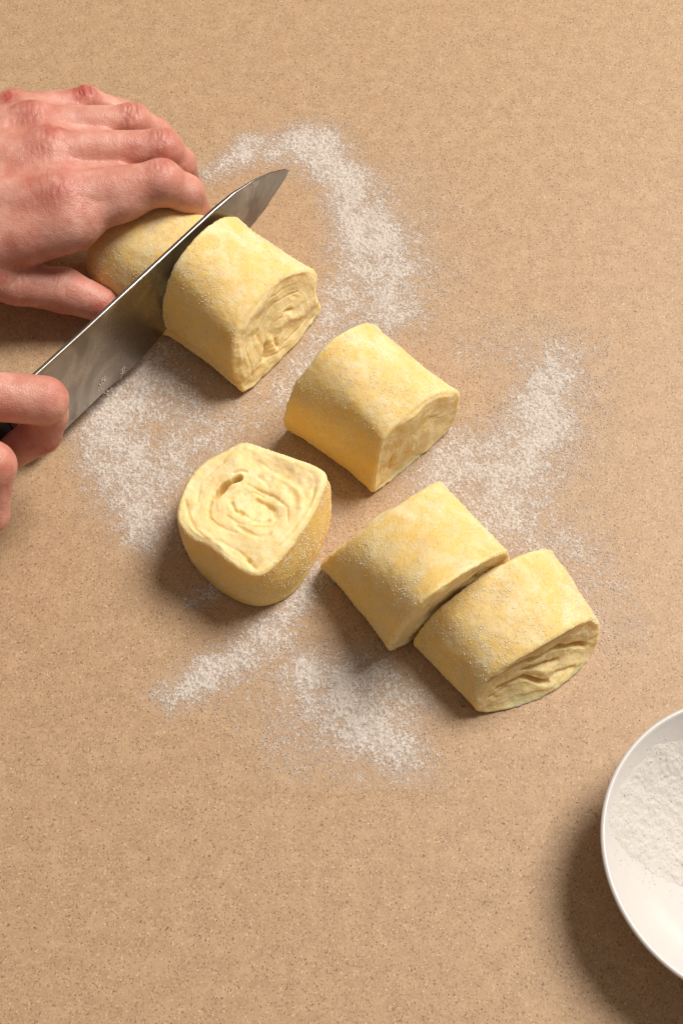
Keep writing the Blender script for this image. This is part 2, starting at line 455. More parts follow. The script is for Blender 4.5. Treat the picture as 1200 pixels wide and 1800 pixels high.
def dough_mesh(loopN, loopF, axis, M=64, layers=4.0, amp=0.11, seed=1, pinch=0.03, lump=0.14, cN=(0, 0), flare=0.02, round_far=0.0, deep=1.0, tail=None, roughN=0.05, fold=0.0, marks=None):
    N = len(loopN)
    L = np.linalg.norm(loopN.mean(0) - loopF.mean(0))
    eps = 0.24 / L
    ss = np.r_[0, eps * 0.12, eps * 0.35, eps * 0.65, eps, np.linspace(2 * eps, 1 - 2 * eps, M), 1 - eps, 1 - eps * 0.65, 1 - eps * 0.35, 1 - eps * 0.12, 1]
    V = []; cut = []
    for s in ss:                                        # s = 0 far end, 1 near end
        P = loopF * (1 - s) + loopN * s
        c = P[:NA].mean(0); 
        k = 1 - pinch * math.sin(math.pi * s) + flare * (math.exp(-((1 - s) / 0.05) ** 2) + math.exp(-(s / 0.05) ** 2))
        e = min(s, 1 - s)
        if e < eps: k -= 0.055 * (1 - e / eps) ** 2.2
        if round_far and s < 0.75:
            k *= math.sqrt(max(1e-4, 1 - round_far * ((0.75 - s) / 0.75) ** 2.6))
        q = c + (P - c) * k
        q[:, 2] = np.where(P[:, 2] < 0.05, P[:, 2], q[:, 2])
        V.append(q); cut.append(np.full(N, 1.0 - min(1.0, e / (eps * 0.7))))
    nr = len(ss)
    V = np.concatenate(V); cut = np.concatenate(cut)
    # lumps on the skin of the roll, along the local outward direction
    cen = np.repeat(np.array([V[i * N:i * N + NA].mean(0) for i in range(nr)]), N, 0)
    out = V - cen; out -= (out @ axis)[:, None] * axis; out /= np.maximum(np.linalg.norm(out, axis=1), 1e-6)[:, None]
    low = smooth(V[:, 2], 0.0, 0.5)
    d = lump * fbm(V, 2.4, 2, seed + 31) + 0.022 * vnoise(V, 0.55, seed + 33) + 0.010 * vnoise(V, 0.2, seed + 35)
    crease = np.zeros(len(V))
    if tail:                                            # the loose edge of the sheet lying along the roll
        idx = np.tile(np.arange(N), nr) / NA
        s_all = np.repeat(ss, N)
        for (u0, step, slope) in tail:
            x = idx - (u0 + slope * (s_all - 0.5) + 0.012 * vnoise(V, 1.2, seed + 40))
            prof = np.where(x < 0, np.exp(-(x / 0.10) ** 2), 0) * step - np.exp(-(x / 0.012) ** 2) * step * 0.9
            d = d + prof; crease = np.maximum(crease, np.exp(-(x / 0.014) ** 2))
    V = V + out * (d * low)[:, None]
    ragged = np.repeat((np.abs(ss - 0.5) > 0.47).astype(float), N)
    V = V + axis[None] * (ragged * 0.045 * vnoise(V, 0.25, seed + 51) * np.sign(np.repeat(ss, N) - 0.5))[:, None]
    V[:, 2] = np.maximum(V[:, 2], 0.015)
    i = np.arange(nr * N).reshape(nr, N)
    j = np.roll(i, -1, 1)
    quads = np.stack([i[:-1], i[1:], j[1:], j[:-1]], -1).reshape(-1, 4)
    allV = [V]; allC = [cut]; allG = [crease * 0.9]; F = [quads]
    base = len(V)
    for (row, ax, sd, near) in ((nr - 1, axis, seed + 60, True), (0, -axis, seed + 80, False)):
        loop = V[row * N:(row + 1) * N]
        cv, cg, K = cap_rings(loop, ax, layers, amp, sd, centre=cN if near else (0, 0), deep=deep, rough=roughN, fold=fold if near else 0.0, marks=marks if near else None)
        k = np.concatenate([i[row][None], base + np.arange(K * N).reshape(K, N)])
        kj = np.roll(k, -1, 1)
        q = np.stack([k[:-1], kj[:-1], kj[1:], k[1:]], -1).reshape(-1, 4)
        if near: q = q[:, ::-1]
        else: q = q
        F.append(q if near else q)
        cv[:, 2] = np.maximum(cv[:, 2], 0.02)
        allV.append(cv); allC.append(np.ones(len(cv))); allG.append(cg); base += len(cv)
    return np.concatenate(allV), np.concatenate(F), np.concatenate(allC), np.concatenate(allG), quads

def face_grains(V, quads, n, topbias=True, rmax=0.050, seed=3):
    a, b, c = V[quads[:, 0]], V[quads[:, 1]], V[quads[:, 2]]
    nn = np.cross(b - a, c - a); ar = np.linalg.norm(nn, axis=1)
    cen = V[quads].mean(1)
    w = ar * np.clip(0.40 + 1.3 * fbm(cen, 1.2, 3, seed), 0.04, 2) * smooth(cen[:, 2], 0.1, 1.2)
    pick = RNG.choice(len(quads), n, p=w / w.sum())
    t = RNG.uniform(0, 1, (n, 2))
    q = V[quads[pick]]
    P = (q[:, 0] * (1 - t[:, :1]) + q[:, 1] * t[:, :1]) * (1 - t[:, 1:]) + (q[:, 3] * (1 - t[:, :1]) + q[:, 2] * t[:, :1]) * t[:, 1:]
    r = 0.009 + (rmax - 0.009) * RNG.uniform(0, 1, n) ** 3.5
    return grains(P, r, 0.9)

def dough(name, label, group, loops, axis, n_grain=7000, seed=1, **kw):
    loopN, loopF = loops
    V, F, cut, gr, quads = dough_mesh(loopN, loopF, axis, seed=seed, **kw)
    o = np.array([*V[:, :2].mean(0), 0.0])
    root = empty(name, o)
    tag(root, label, "dough", group)
    add_mesh("dough_body", V, F, M_DOUGH, root, o, attrs={"cut": cut, "groove": gr})
    gv, gf = face_grains(V, quads, n_grain, seed=seed)
    tag(add_mesh("flour_grains", gv, gf, M_GRAIN, root, o, shade=False), kind="stuff")
    return root

def roll(label, FL, FR, NL, NR, far, near, leanF, leanN, seed, bow=0.0, marks=None, **kw):
    fl, fr, nl, nrr = (at(*p, 0.02) for p in (FL, FR, NL, NR))
    ax = unit((nl + nrr) - (fl + fr))
    pn = np.cross(unit(nrr - nl), unit(np.array([0, 0, 1.0]) + ax * leanN))
    kw['marks'] = [([hit(*m, nl + ax * bow * 0.6, pn) for m in pts], r, h) for pts, r, h in (marks or [])]
    lN, q = end_loop(nl, nrr, ax * leanN, near)
    lN = lN + ax[None] * (bow * np.clip(1 - (2 * q[:, 0] - 1) ** 2, 0, 1) * (0.72 + 0.28 * smooth(q[:, 1], 0, 0.9) - 0.5 * smooth(q[:, 1], 0, 5)))[:, None]
    lF, _ = end_loop(fl, fr, ax * leanF, far)
    return dough("dough_roll", label, "cut dough rolls on the worktop", (lN, lF), ax, seed=seed, **kw)

p = lambda x, y: ('p', x, y)
roll("plump dough roll just sliced off beside the knife blade, torn swirl facing the camera",
     (274, 597), (408, 450), (433, 698), (571, 548),
     [(0.09, 0), (0.04, 0.9), p(288, 510), p(310, 455), p(340, 415), p(370, 390), p(410, 378), (1.12, 1.8), (1.02, 0)],
     [(0, 0), p(414, 660), p(412, 597), p(430, 555), p(455, 517), p(481, 495), p(509, 479), p(541, 473), p(560, 483), p(557, 521), p(571, 543), (1.0, 0)],
     0.18, -0.22, 11, layers=3.6, amp=0.06, deep=0.3, cN=(0.0, -0.1), tail=[(0.10, 0.08, 0.02)], flare=0.005,
     marks=[([(466, 627), (468, 608)], 0.17, -0.55), ([(483, 598), (486, 608)], 0.10, -0.40), ([(450, 589), (453, 580)], 0.08, -0.32), ([(500, 549), (513, 545)], 0.11, -0.32),
            ([(493, 568), (526, 552)], 0.30, 0.24), ([(476, 600), (486, 626)], 0.24, 0.22), ([(443, 584), (430, 616), (443, 660)], 0.06, -0.12), ([(462, 565), (481, 533), (525, 514)], 0.06, -0.12),
            ([(455, 560), (470, 525), (520, 500)], 0.05, -0.08), ([(500, 600), (540, 560)], 0.07, -0.15), ([(450, 640), (500, 610)], 0.06, -0.12)])
roll("smooth dough roll with a clean swirl end, alone in the middle of the worktop",
     (500, 760), (645, 637), (652, 876), (797, 753),
     [(0, 0), p(497, 735), p(510, 695), p(540, 645), p(580, 595), p(610, 577), p(650, 567), (1.12, 2.2), (1.05, 0)],
     [(0, 0), p(664, 818), p(673, 768), p(698, 744), p(726, 716), p(757, 697), p(805, 687), p(808, 713), p(797, 753)],
     0.10, -0.05, 23, layers=4.2, amp=0.05, deep=0.2, pinch=0.045,
     marks=[([(692, 802), (690, 826)], 0.09, -0.30), ([(729, 778), (727, 802), (757, 796)], 0.07, -0.22), ([(684, 842), (692, 810), (706, 798)], 0.05, -0.12), ([(661, 871), (700, 848), (741, 814)], 0.10, 0.10),
            ([(754, 735), (773, 727)], 0.06, -0.20), ([(680, 825), (704, 818)], 0.04, -0.10), ([(673, 852), (730, 815), (775, 772)], 0.05, -0.12), ([(720, 760), (760, 735), (795, 730)], 0.05, -0.08)])
roll("squat dough roll pressed against another, its front end hidden in the gap",
     (557, 1000), (735, 880), (690, 1148), (860, 1033),
     [(0.06, 0), (-0.01, 0.9), (0.06, 2.6), (0.26, 4.1), (0.55, 4.7), (0.86, 4.4), (1.08, 3.1), (1.14, 1.2), (1.06, 0)],
     [(0, 0), (-0.04, 0.9), p(706, 1100), p(732, 1067), p(768, 1035), p(814, 1008), p(851, 987), p(890, 969), (1.16, 1.4), (1.02, 0)],
     0.30, 0.12, 37, layers=4.0, amp=0.09, pinch=0.02)
roll("end dough roll with loosely folded open layers, nearest to the white bowl",
     (727, 1135), (920, 1020), (850, 1257), (1045, 1147),
     [(0, 0), (-0.02, 1.2), (0.05, 2.8), (0.24, 4.3), (0.55, 5.0), (0.86, 4.7), (1.10, 3.4), (1.18, 1.8), (1.10, 0)],
     [(0, 0), (-0.04, 1.2), (0.03, 2.7), (0.18, 3.7), (0.48, 4.15), (0.76, 3.9), (0.98, 3.0), (1.06, 1.7), (1.02, 0)],
     0.05, -0.30, 53, pinch=-0.025, layers=2.2, amp=0.08, deep=0.3, cN=(0, 0), tail=[(0.80, 0.07, 0.06)], roughN=0.08, bow=1.1,
     marks=[([(853, 1246), (853, 1224), (878, 1201), (906, 1184), (970, 1162), (1016, 1149), (1040, 1150)], 0.19, -1.5), ([(890, 1222), (929, 1206), (962, 1203)], 0.17, -1.2),
            ([(933, 1189), (990, 1174)], 0.15, -1.0), ([(876, 1240), (905, 1224)], 0.10, -0.40), ([(985, 1190), (1015, 1180)], 0.10, -0.40), ([(878, 1226), (918, 1198), (992, 1182)], 0.20, 0.22), ([(930, 1222), (1000, 1192)], 0.18, 0.15)])

# the upright roll, cut face up: its tears, hollows and folds
UPRIGHT_CUT = [
    ([(380, 873), (390, 858), (405, 848), (422, 841)], 0.17, -1.2), ([(412, 832), (424, 828), (434, 829)], 0.07, -0.28), ([(455, 836), (464, 842), (472, 852)], 0.11, -0.30),
    ([(408, 884), (413, 896), (424, 903)], 0.10, -0.38), ([(452, 876), (466, 882), (482, 896), (486, 908)], 0.12, -0.32), ([(418, 924), (434, 936), (455, 944), (474, 940)], 0.10, -0.32),
    ([(372, 880), (366, 896), (370, 910), (380, 920), (398, 930), (414, 936)], 0.07, -0.20), ([(326, 880), (332, 905), (344, 932), (366, 951), (384, 950), (420, 968), (440, 985)], 0.08, -0.18),
    ([(422, 897), (439, 911), (460, 918), (472, 912)], 0.07, -0.18), ([(398, 905), (415, 918), (440, 926), (478, 925), (492, 905)], 0.06, -0.14), ([(348, 880), (352, 850), (372, 830), (395, 812)], 0.06, -0.12),
    ([(430, 868), (445, 862), (462, 868)], 0.08, -0.16), ([(436, 850), (452, 858), (480, 868), (505, 890), (506, 915)], 0.07, -0.16), ([(400, 870), (415, 862), (440, 852)], 0.12, 0.10),
    ([(480, 822), (524, 856)], 0.70, -0.40), ([(482, 832), (505, 845), (523, 858), (531, 876), (528, 890)], 0.16, 0.26), ([(456, 874), (492, 890), (496, 922)], 0.24, 0.14), ([(440, 868), (472, 882)], 1.0, -0.26),
    ([(436, 984), (446, 994), (452, 1003)], 0.10, -0.35), ([(462, 978), (459, 1010)], 0.22, 0.16), ([(552, 858), (549, 876), (545, 892)], 0.08, -0.26), ([(538, 900), (515, 935), (490, 960)], 0.08, -0.18), ([(392, 812), (402, 800), (414, 790)], 0.06, -0.2),
    ([(325, 905), (345, 945), (400, 975), (445, 1003)], 0.30, 0.12), ([(440, 785), (500, 806), (560, 828)], 0.24, 0.14)]
def upright():
    hh = 4.3
    pts = [(311, 900), (316, 925), (337, 946), (373, 962), (399, 985), (428, 1002), (455, 1013), (480, 992), (507, 963), (543, 912), (563, 870), (577, 832),
           (552, 818), (524, 808), (480, 793), (440, 779), (424, 774), (408, 786), (380, 800), (351, 818), (330, 845), (318, 872)]
    top = np.array([at(*q, hh) for q in pts])
    lean = np.array([0.10, 0.02])
    bpts = [(322, 900), (326, 950), (340, 992), (385, 1038), (425, 1060), (458, 1068), (507, 1051), (535, 1018), (570, 950), (580, 915), (578, 880),
            (560, 850), (520, 830), (470, 815), (430, 810), (390, 815), (360, 830), (335, 860)]
    bot = np.array([at(*q, 0.02) for q in bpts])
    def loop(P):
        c = P.mean(0); Pc = np.concatenate([P, P[:1]])
        R = resample(Pc, NA + NB + 1)[:-1]
        a = np.unwrap(np.arctan2(R[:, 1] - c[1], R[:, 0] - c[0]))
        t = np.linspace(0, 2 * np.pi, NA + NB, endpoint=False)
        o = np.argsort(a % (2 * np.pi)); A = (a % (2 * np.pi))[o]
        return np.stack([np.interp(t, A, R[o, k], period=2 * np.pi) for k in range(3)], 1)
    lt, lb = loop(top), loop(bot)
    for _ in range(34):
        lt = 0.5 * lt + 0.25 * (np.roll(lt, 1, 0) + np.roll(lt, -1, 0)); lb = 0.5 * lb + 0.25 * (np.roll(lb, 1, 0) + np.roll(lb, -1, 0))
    # the resting end keeps a little height in dough_mesh, so the loops are moved up through it
    return dough("dough_roll", "upright dough roll with its swirled cut face up", "cut dough rolls on the worktop",
                 (lt, lb), np.array([0, 0, 1.0]), seed=71, layers=3.4, amp=0.07, pinch=-0.035, lump=0.06, cN=(0, 0), n_grain=8000, deep=0.0,
                 marks=[([at(*q, hh) for q in pts], r, h) for pts, r, h in UPRIGHT_CUT])
upright()

# the piece still held under the left hand
def held_log():
    side = K_N if K_N @ unit(at(172, 530) - at(270, 600)) > 0 else -K_N   # the side of the blade away from the camera
    nl = hit(254, 576, K_S1 + side * 0.24, K_N); lean = K_Y / K_Y[2]; lean = lean - np.array([0, 0, 1.0])
    nl = nl - (lean + np.array([0, 0, 1.0])) * nl[2]
    fl = at(172, 530, 0.02)
    nl = nl + unit(np.array([K_X[0], K_X[1], 0])) * 0.75
    w = unit(at(408, 450) - at(270, 600)) * 7.3
    kx = unit(np.array([K_X[0], K_X[1], 0]))
    ax = unit(np.cross(w, [0, 0, 1.0])); ax = ax if ax @ (nl - fl) > 0 else -ax
    prof = [(0, 0), (-0.04, 1.6), (0.02, 3.0), (0.20, 4.5), (0.42, 5.25), (0.66, 5.3), (0.90, 4.3), (1.03, 2.6), (1.0, 0)]
    lN, _ = end_loop(nl, nl + kx * 7.1, lean, [(0.08, 0), (0.02, 1.6), (0.02, 3.0), (0.20, 4.5), (0.42, 5.3), (0.66, 5.5), (0.90, 4.7), (1.05, 2.8), (1.02, 0)])
    lF, _ = end_loop(fl, fl + w, ax * 0.0, [(a, z * 0.96) for a, z in prof])
    lF = lF - ax * 1.2
    return dough("dough_log", "last stub of dough held under the hand behind the knife", None, (lN, lF), ax, seed=91, layers=3.5, amp=0.0, deep=0, round_far=0.45, pinch=0.0, flare=0.0)
# ------------------------------------------------------------------ knife
def knife():
    S1, S2, E1 = at(62, 657, 6.5), at(375, 368, 6.5), at(100, 770, 1.0)
    xd = unit(S2 - S1); n = unit(np.cross(xd, E1 - S1)); yd = np.cross(n, xd)
    if yd[2] > 0: yd = -yd
    n = np.cross(xd, yd)                                # face normal
    def loc(q): 
        P = hit(q[0], q[1], S1, n); return np.array([(P - S1) @ xd, (P - S1) @ yd])
    spine = [loc(q) for q in ((62, 657), (150, 577), (262, 473), (375, 368), (410, 339), (445, 317), (475, 303), (500, 297))]
    tip = loc((508, 299))
    edge = [loc(q) for q in ((500, 316), (475, 353), (450, 388))] + [loc((265, 612)), loc((180, 692)), loc((100, 770))]
    sp = np.array([[-4.0, spine[0][1]]] + spine + [tip]); ed = np.array([tip] + edge)
    ed = np.concatenate([ed, [[-1.6, ed[-1][1] * 1.0 + 0.05]]])
    xs = np.linspace(-1.6, tip[0], 140)
    o = np.argsort(ed[:, 0])
    ys_s = np.interp(xs, sp[:, 0], sp[:, 1])
    es = resample(ed[::-1], 300)
    ys_e = np.interp(xs, np.maximum.accumulate(es[:, 0]), es[:, 1])
    ys_e = np.maximum(ys_e, ys_s + 0.004)
    k = np.ones(9) / 9
    prof = [(-0.006, 0.02), (-0.005, 0.4), (-0.001, 0.75), (0.008, 0.93), (0.025, 1.0), (0.05, 0.985), (0.2, 0.9), (0.45, 0.7), (0.7, 0.45), (0.9, 0.2), (0.965, 0.12), (1.0, 0.012)]
    half = 0.15
    V = []; 
    for side in (1, -1):
        for t, th in prof:
            tt = half * th * np.clip((tip[0] - xs) / 6.0, 0.35, 1.0)
            y = ys_s + (ys_e - ys_s) * t
            V.append(S1[None] + xs[:, None] * xd + y[:, None] * yd + (side * tt)[:, None] * n)
    nx, npf = len(xs), len(prof)
    V = np.concatenate(V)
    idx = np.arange(2 * npf * nx).reshape(2, npf, nx)
    F = []
    a = idx[0]; F.append(np.stack([a[:-1, :-1], a[:-1, 1:], a[1:, 1:], a[1:, :-1]], -1).reshape(-1, 4))
    b = idx[1]; F.append(np.stack([b[:-1, :-1], b[1:, :-1], b[1:, 1:], b[:-1, 1:]], -1).reshape(-1, 4))
    F.append(np.stack([a[0, :-1], b[0, :-1], b[0, 1:], a[0, 1:]], -1))
    F.append(np.stack([a[-1, :-1], a[-1, 1:], b[-1, 1:], b[-1, :-1]], -1))
    F.append(np.stack([a[:-1, 0], a[1:, 0], b[1:, 0], b[:-1, 0]], -1))
    F.append(np.stack([a[:-1, -1], b[:-1, -1], b[1:, -1], a[1:, -1]], -1))
    o0 = S1 + yd * 2.0
    root = empty("kitchen_knife", o0)
    tag(root, "steel kitchen knife slicing through the dough, gripped at the heel", "knife")
    bl = add_mesh("blade", V, np.concatenate(F), M_STEEL, root, o0, shade=True)
    bm = bl.data
    # spine and edge stay crisp
    m = bl.modifiers.new("split", 'EDGE_SPLIT'); m.split_angle = math.radians(45)
    # bolster and handle, lofted rounded sections along -x
    def loft(name, secs, mat):
        Vs = []; N = 28
        for (x, y0, y1, th) in secs:
            t = np.linspace(0, 2 * np.pi, N, endpoint=False)
            c, s = np.cos(t), np.sin(t)
            yy = (y0 + y1) / 2 + (y1 - y0) / 2 * np.sign(s) * np.abs(s) ** 0.75
            zz = th * np.sign(c) * np.abs(c) ** 0.8
            Vs.append(S1 + xd * x + yy[:, None] * yd + zz[:, None] * n)
        m_ = len(Vs); Vs = np.concatenate(Vs); i = np.arange(m_ * N).reshape(m_, N); j = np.roll(i, -1, 1)
        Fq = [tuple(f) for f in np.stack([i[:-1], j[:-1], j[1:], i[1:]], -1).reshape(-1, 4)]
        Fq += [tuple(i[0][::-1]), tuple(i[-1])]
        return add_mesh(name, Vs, Fq, mat, root, o0)
    loft("bolster", [(-1.4, 0.0, 2.9, 0.16), (-1.7, 0.0, 2.7, 0.5), (-2.4, 0.05, 2.4, 0.85), (-2.9, 0.1, 2.3, 0.9)], M_STEEL)
    loft("handle", [(-2.85, 0.15, 2.25, 0.86), (-4.5, 0.1, 2.3, 0.95), (-7, 0.2, 2.5, 1.05), (-10, 0.2, 2.7, 1.05), (-12.5, 0.25, 3.0, 1.05), (-13.2, 0.5, 3.0, 0.9), (-13.5, 1.0, 2.7, 0.6)], M_HANDLE)
    # flour stuck on the face of the blade
    G = []
    for (cx, cy, sx, sy, m_) in ((178, 672, 7, 14, 60), (214, 652, 5, 9, 26), (190, 688, 14, 9, 22)):
        for _ in range(m_):
            u = RNG.normal(0, 0.45)
            P = hit(cx + sx * u + RNG.normal(0, 2), cy - sy * u + RNG.normal(0, 2.4), S1, n)
            G.append(P - n * np.sign(n @ FWD) * 0.07)
    G = np.array(G)
    gv, gf = grains(G, RNG.uniform(0.02, 0.05, len(G)), 0.7)
    tag(add_mesh("flour", gv, gf, M_FLOUR, None, G.mean(0), shade=False, attrs={"cover": np.ones(len(gv))}), "small flakes of flour stuck on the knife blade near its edge", "flour", None, "stuff")
    return S1, xd, yd, n
K_S1, K_X, K_Y, K_N = knife()
held_log()

# ------------------------------------------------------------------ hands: one smooth surface each, from a distance field
def cap_d(P, a, b, ra, rb):
    ab = b - a
    t = np.clip(((P - a) @ ab) / max(ab @ ab, 1e-9), 0, 1)
    return np.linalg.norm(P - a - t[:, None] * ab, axis=1) - (ra + (rb - ra) * t)

def smin(a, b, k):
    h = np.maximum(k - np.abs(a - b), 0) / k
    return np.minimum(a, b) - h * h * k * 0.25

class Hand:
    def __init__(self): self.palm = []; self.fing = []; self.bump = []; self.vein = []
    def field(self, P):
        P = np.asarray(P, np.float32)
        pd = None
        for (a, b, ra, rb) in self.palm:
            d = cap_d(P, a, b, ra, rb); pd = d if pd is None else smin(pd, d, 1.1)
        for (a, b, ra, rb) in self.vein: pd = smin(pd, cap_d(P, a, b, ra, rb), 0.35)
        for (a, ra, k) in self.bump: pd = smin(pd, np.linalg.norm(P - a, axis=1) - ra, k)
        tot = None
        for (segs, kb) in self.fing:
            fd = None
            for (a, b, ra, rb, k) in segs:
                d = cap_d(P, a, b, ra, rb); fd = d if fd is None else smin(fd, d, k)
            t = smin(pd, fd, kb)
            tot = t if tot is None else smin(tot, t, 0.22)
        return tot

def surface(fun, lo, hi, h):
    """Naive surface nets."""
    n = [int(math.ceil((b - a) / h)) + 1 for a, b in zip(lo, hi)]
    ax = [np.float32(lo[i]) + np.arange(n[i], dtype=np.float32) * np.float32(h) for i in range(3)]
    # coarse pass first, the fine one only near the surface
    c = 5
    cax = [x[::c] for x in ax]
    Xc = np.stack(np.meshgrid(*cax, indexing='ij'), -1).reshape(-1, 3)
    dc = fun(Xc).reshape([len(x) for x in cax])
    near = np.abs(dc) < h * c * 1.9
    near = np.kron(near, np.ones((c, c, c), bool))[:n[0], :n[1], :n[2]]
    sgn = np.kron(dc, np.ones((c, c, c), np.float32))[:n[0], :n[1], :n[2]]
    Fv = sgn.astype(np.float32)
    ii = np.argwhere(near)
    pts = np.stack([ax[k][ii[:, k]] for k in range(3)], 1)
    val = np.concatenate([fun(q) for q in np.array_split(pts, max(1, len(pts) // 400000))])
    Fv[near] = val
    s = Fv < 0
    cnt = np.zeros([x - 1 for x in n], np.int8); pos = np.zeros([x - 1 for x in n] + [3], np.float32); num = np.zeros([x - 1 for x in n], np.float32)
    corner = [(a, b, c_) for a in (0, 1) for b in (0, 1) for c_ in (0, 1)]
    sl = lambda o: tuple(slice(o[i], n[i] - 1 + o[i]) for i in range(3))
    for o in corner: cnt += s[sl(o)]
    act = (cnt > 0) & (cnt < 8)
    ai = np.argwhere(act)
    acc = np.zeros((len(ai), 3)); nn = np.zeros(len(ai))
    for i in range(8):
        for j in range(i + 1, 8):
            o, q = corner[i], corner[j]
            if sum(abs(o[k] - q[k]) for k in range(3)) != 1: continue
            fo = Fv[ai[:, 0] + o[0], ai[:, 1] + o[1], ai[:, 2] + o[2]]; fq = Fv[ai[:, 0] + q[0], ai[:, 1] + q[1], ai[:, 2] + q[2]]
            x = (fo < 0) != (fq < 0)
            t = np.where(x, fo / np.where(x, fo - fq, 1), 0)
            pp = np.array(o)[None] + t[:, None] * (np.array(q) - np.array(o))[None]
            acc += pp * x[:, None]; nn += x
    V = (ai + acc / nn[:, None]) * h + np.array(lo)
    vid = np.full(cnt.shape, -1, np.int64); vid[act] = np.arange(len(ai))
    quads = []
    for axn in range(3):
        u, w = [(1, 2), (2, 0), (0, 1)][axn]
        o = [0, 0, 0]; o[axn] = 1
        A = s[tuple(slice(0, n[i] - o[i]) for i in range(3))]; B = s[tuple(slice(o[i], n[i]) for i in range(3))]
        e = np.argwhere(A != B)
        ok = (e[:, u] > 0) & (e[:, w] > 0) & (e[:, u] < n[u] - 1) & (e[:, w] < n[w] - 1)
        e = e[ok]
        inside = s[e[:, 0], e[:, 1], e[:, 2]]
        def cell(du, dw):
            q = e.copy(); q[:, u] -= du; q[:, w] -= dw
            return vid[q[:, 0], q[:, 1], q[:, 2]]
        Q = np.stack([cell(1, 1), cell(0, 1), cell(0, 0), cell(1, 0)], 1)
        Q[~inside] = Q[~inside][:, ::-1]
        quads.append(Q)
    Q = np.concatenate(quads); Q = Q[(Q >= 0).all(1)]
    return V, Q

def vert_normals(V, Q):
    nf = np.cross(V[Q[:, 2]] - V[Q[:, 0]], V[Q[:, 3]] - V[Q[:, 1]])
    N = np.zeros_like(V)
    for k in range(4):
        for c in range(3): N[:, c] += np.bincount(Q[:, k], nf[:, c], len(V))
    return N / np.maximum(np.linalg.norm(N, axis=1), 1e-9)[:, None]

def relax(V, Q, it=2):
    E = np.concatenate([Q[:, [0, 1]], Q[:, [1, 2]], Q[:, [2, 3]], Q[:, [3, 0]]]); E = np.concatenate([E, E[:, ::-1]])
    deg = np.bincount(E[:, 0], minlength=len(V))
    for _ in range(it):
        A = np.stack([np.bincount(E[:, 0], V[E[:, 1], c], len(V)) for c in range(3)], 1) / deg[:, None]
        V = V * 0.5 + A * 0.5
    return V

def finish_hand(hand, label, lo, hi, h, creases, reds, up, parent_loc):
    V, Q = surface(hand.field, lo, hi, h)
    V = relax(V, Q, 2)
    N = vert_normals(V, Q)
    d = 0.018 * fbm(V, 0.9, 3, 3) + 0.006 * vnoise(V, 0.22, 4)
    for (c, dirn, rad, depth, per) in creases:           # skin folds across a joint
        r = V - c
        a = r @ dirn
        w = np.exp(-(np.linalg.norm(r - a[:, None] * dirn, axis=1) / (rad * 1.1)) ** 2 - (a / rad) ** 2)
        l1 = unit(np.cross(dirn, [0.1, 0.2, 1.0])); l2 = np.cross(dirn, l1)
        q = np.stack([a / per + 0.5 * vnoise(V, 0.6, 8), (r @ l1) / (per * 4.0), (r @ l2) / (per * 4.0)], 1)
        n1 = np.clip(1 - np.abs(vnoise(q, 1.0, 5)) * 2.6, 0, 1) ** 1.5
        d = d - depth * w * n1 + depth * 0.35 * w * vnoise(q, 1.0, 9)
    V = V + N * d[:, None]
    red = np.zeros(len(V))
    for (c, r, s) in reds:
        red = np.maximum(red, s * np.exp(-(np.linalg.norm(V - c, axis=1) / r) ** 2))
    red = np.clip(red * (0.75 + 0.9 * fbm(V, 0.6, 3, 12)) + 0.34 * smooth(fbm(V, 1.1, 3, 14), 0.0, 0.5), 0, 1)
    o = np.asarray(parent_loc, float)
    ob = add_mesh("hand", V, Q, M_SKIN, None, o, attrs={"redness": red})
    tag(ob, label, "hand", "hands of the baker")
    return ob

def finger(h, J, R, kb=0.7, mid_bulge=1.08):
    segs = []
    for i in range(len(J) - 1):
        segs.append((J[i], J[i + 1], R[i], R[i + 1], 0.35))
    h.fing.append((segs, kb))

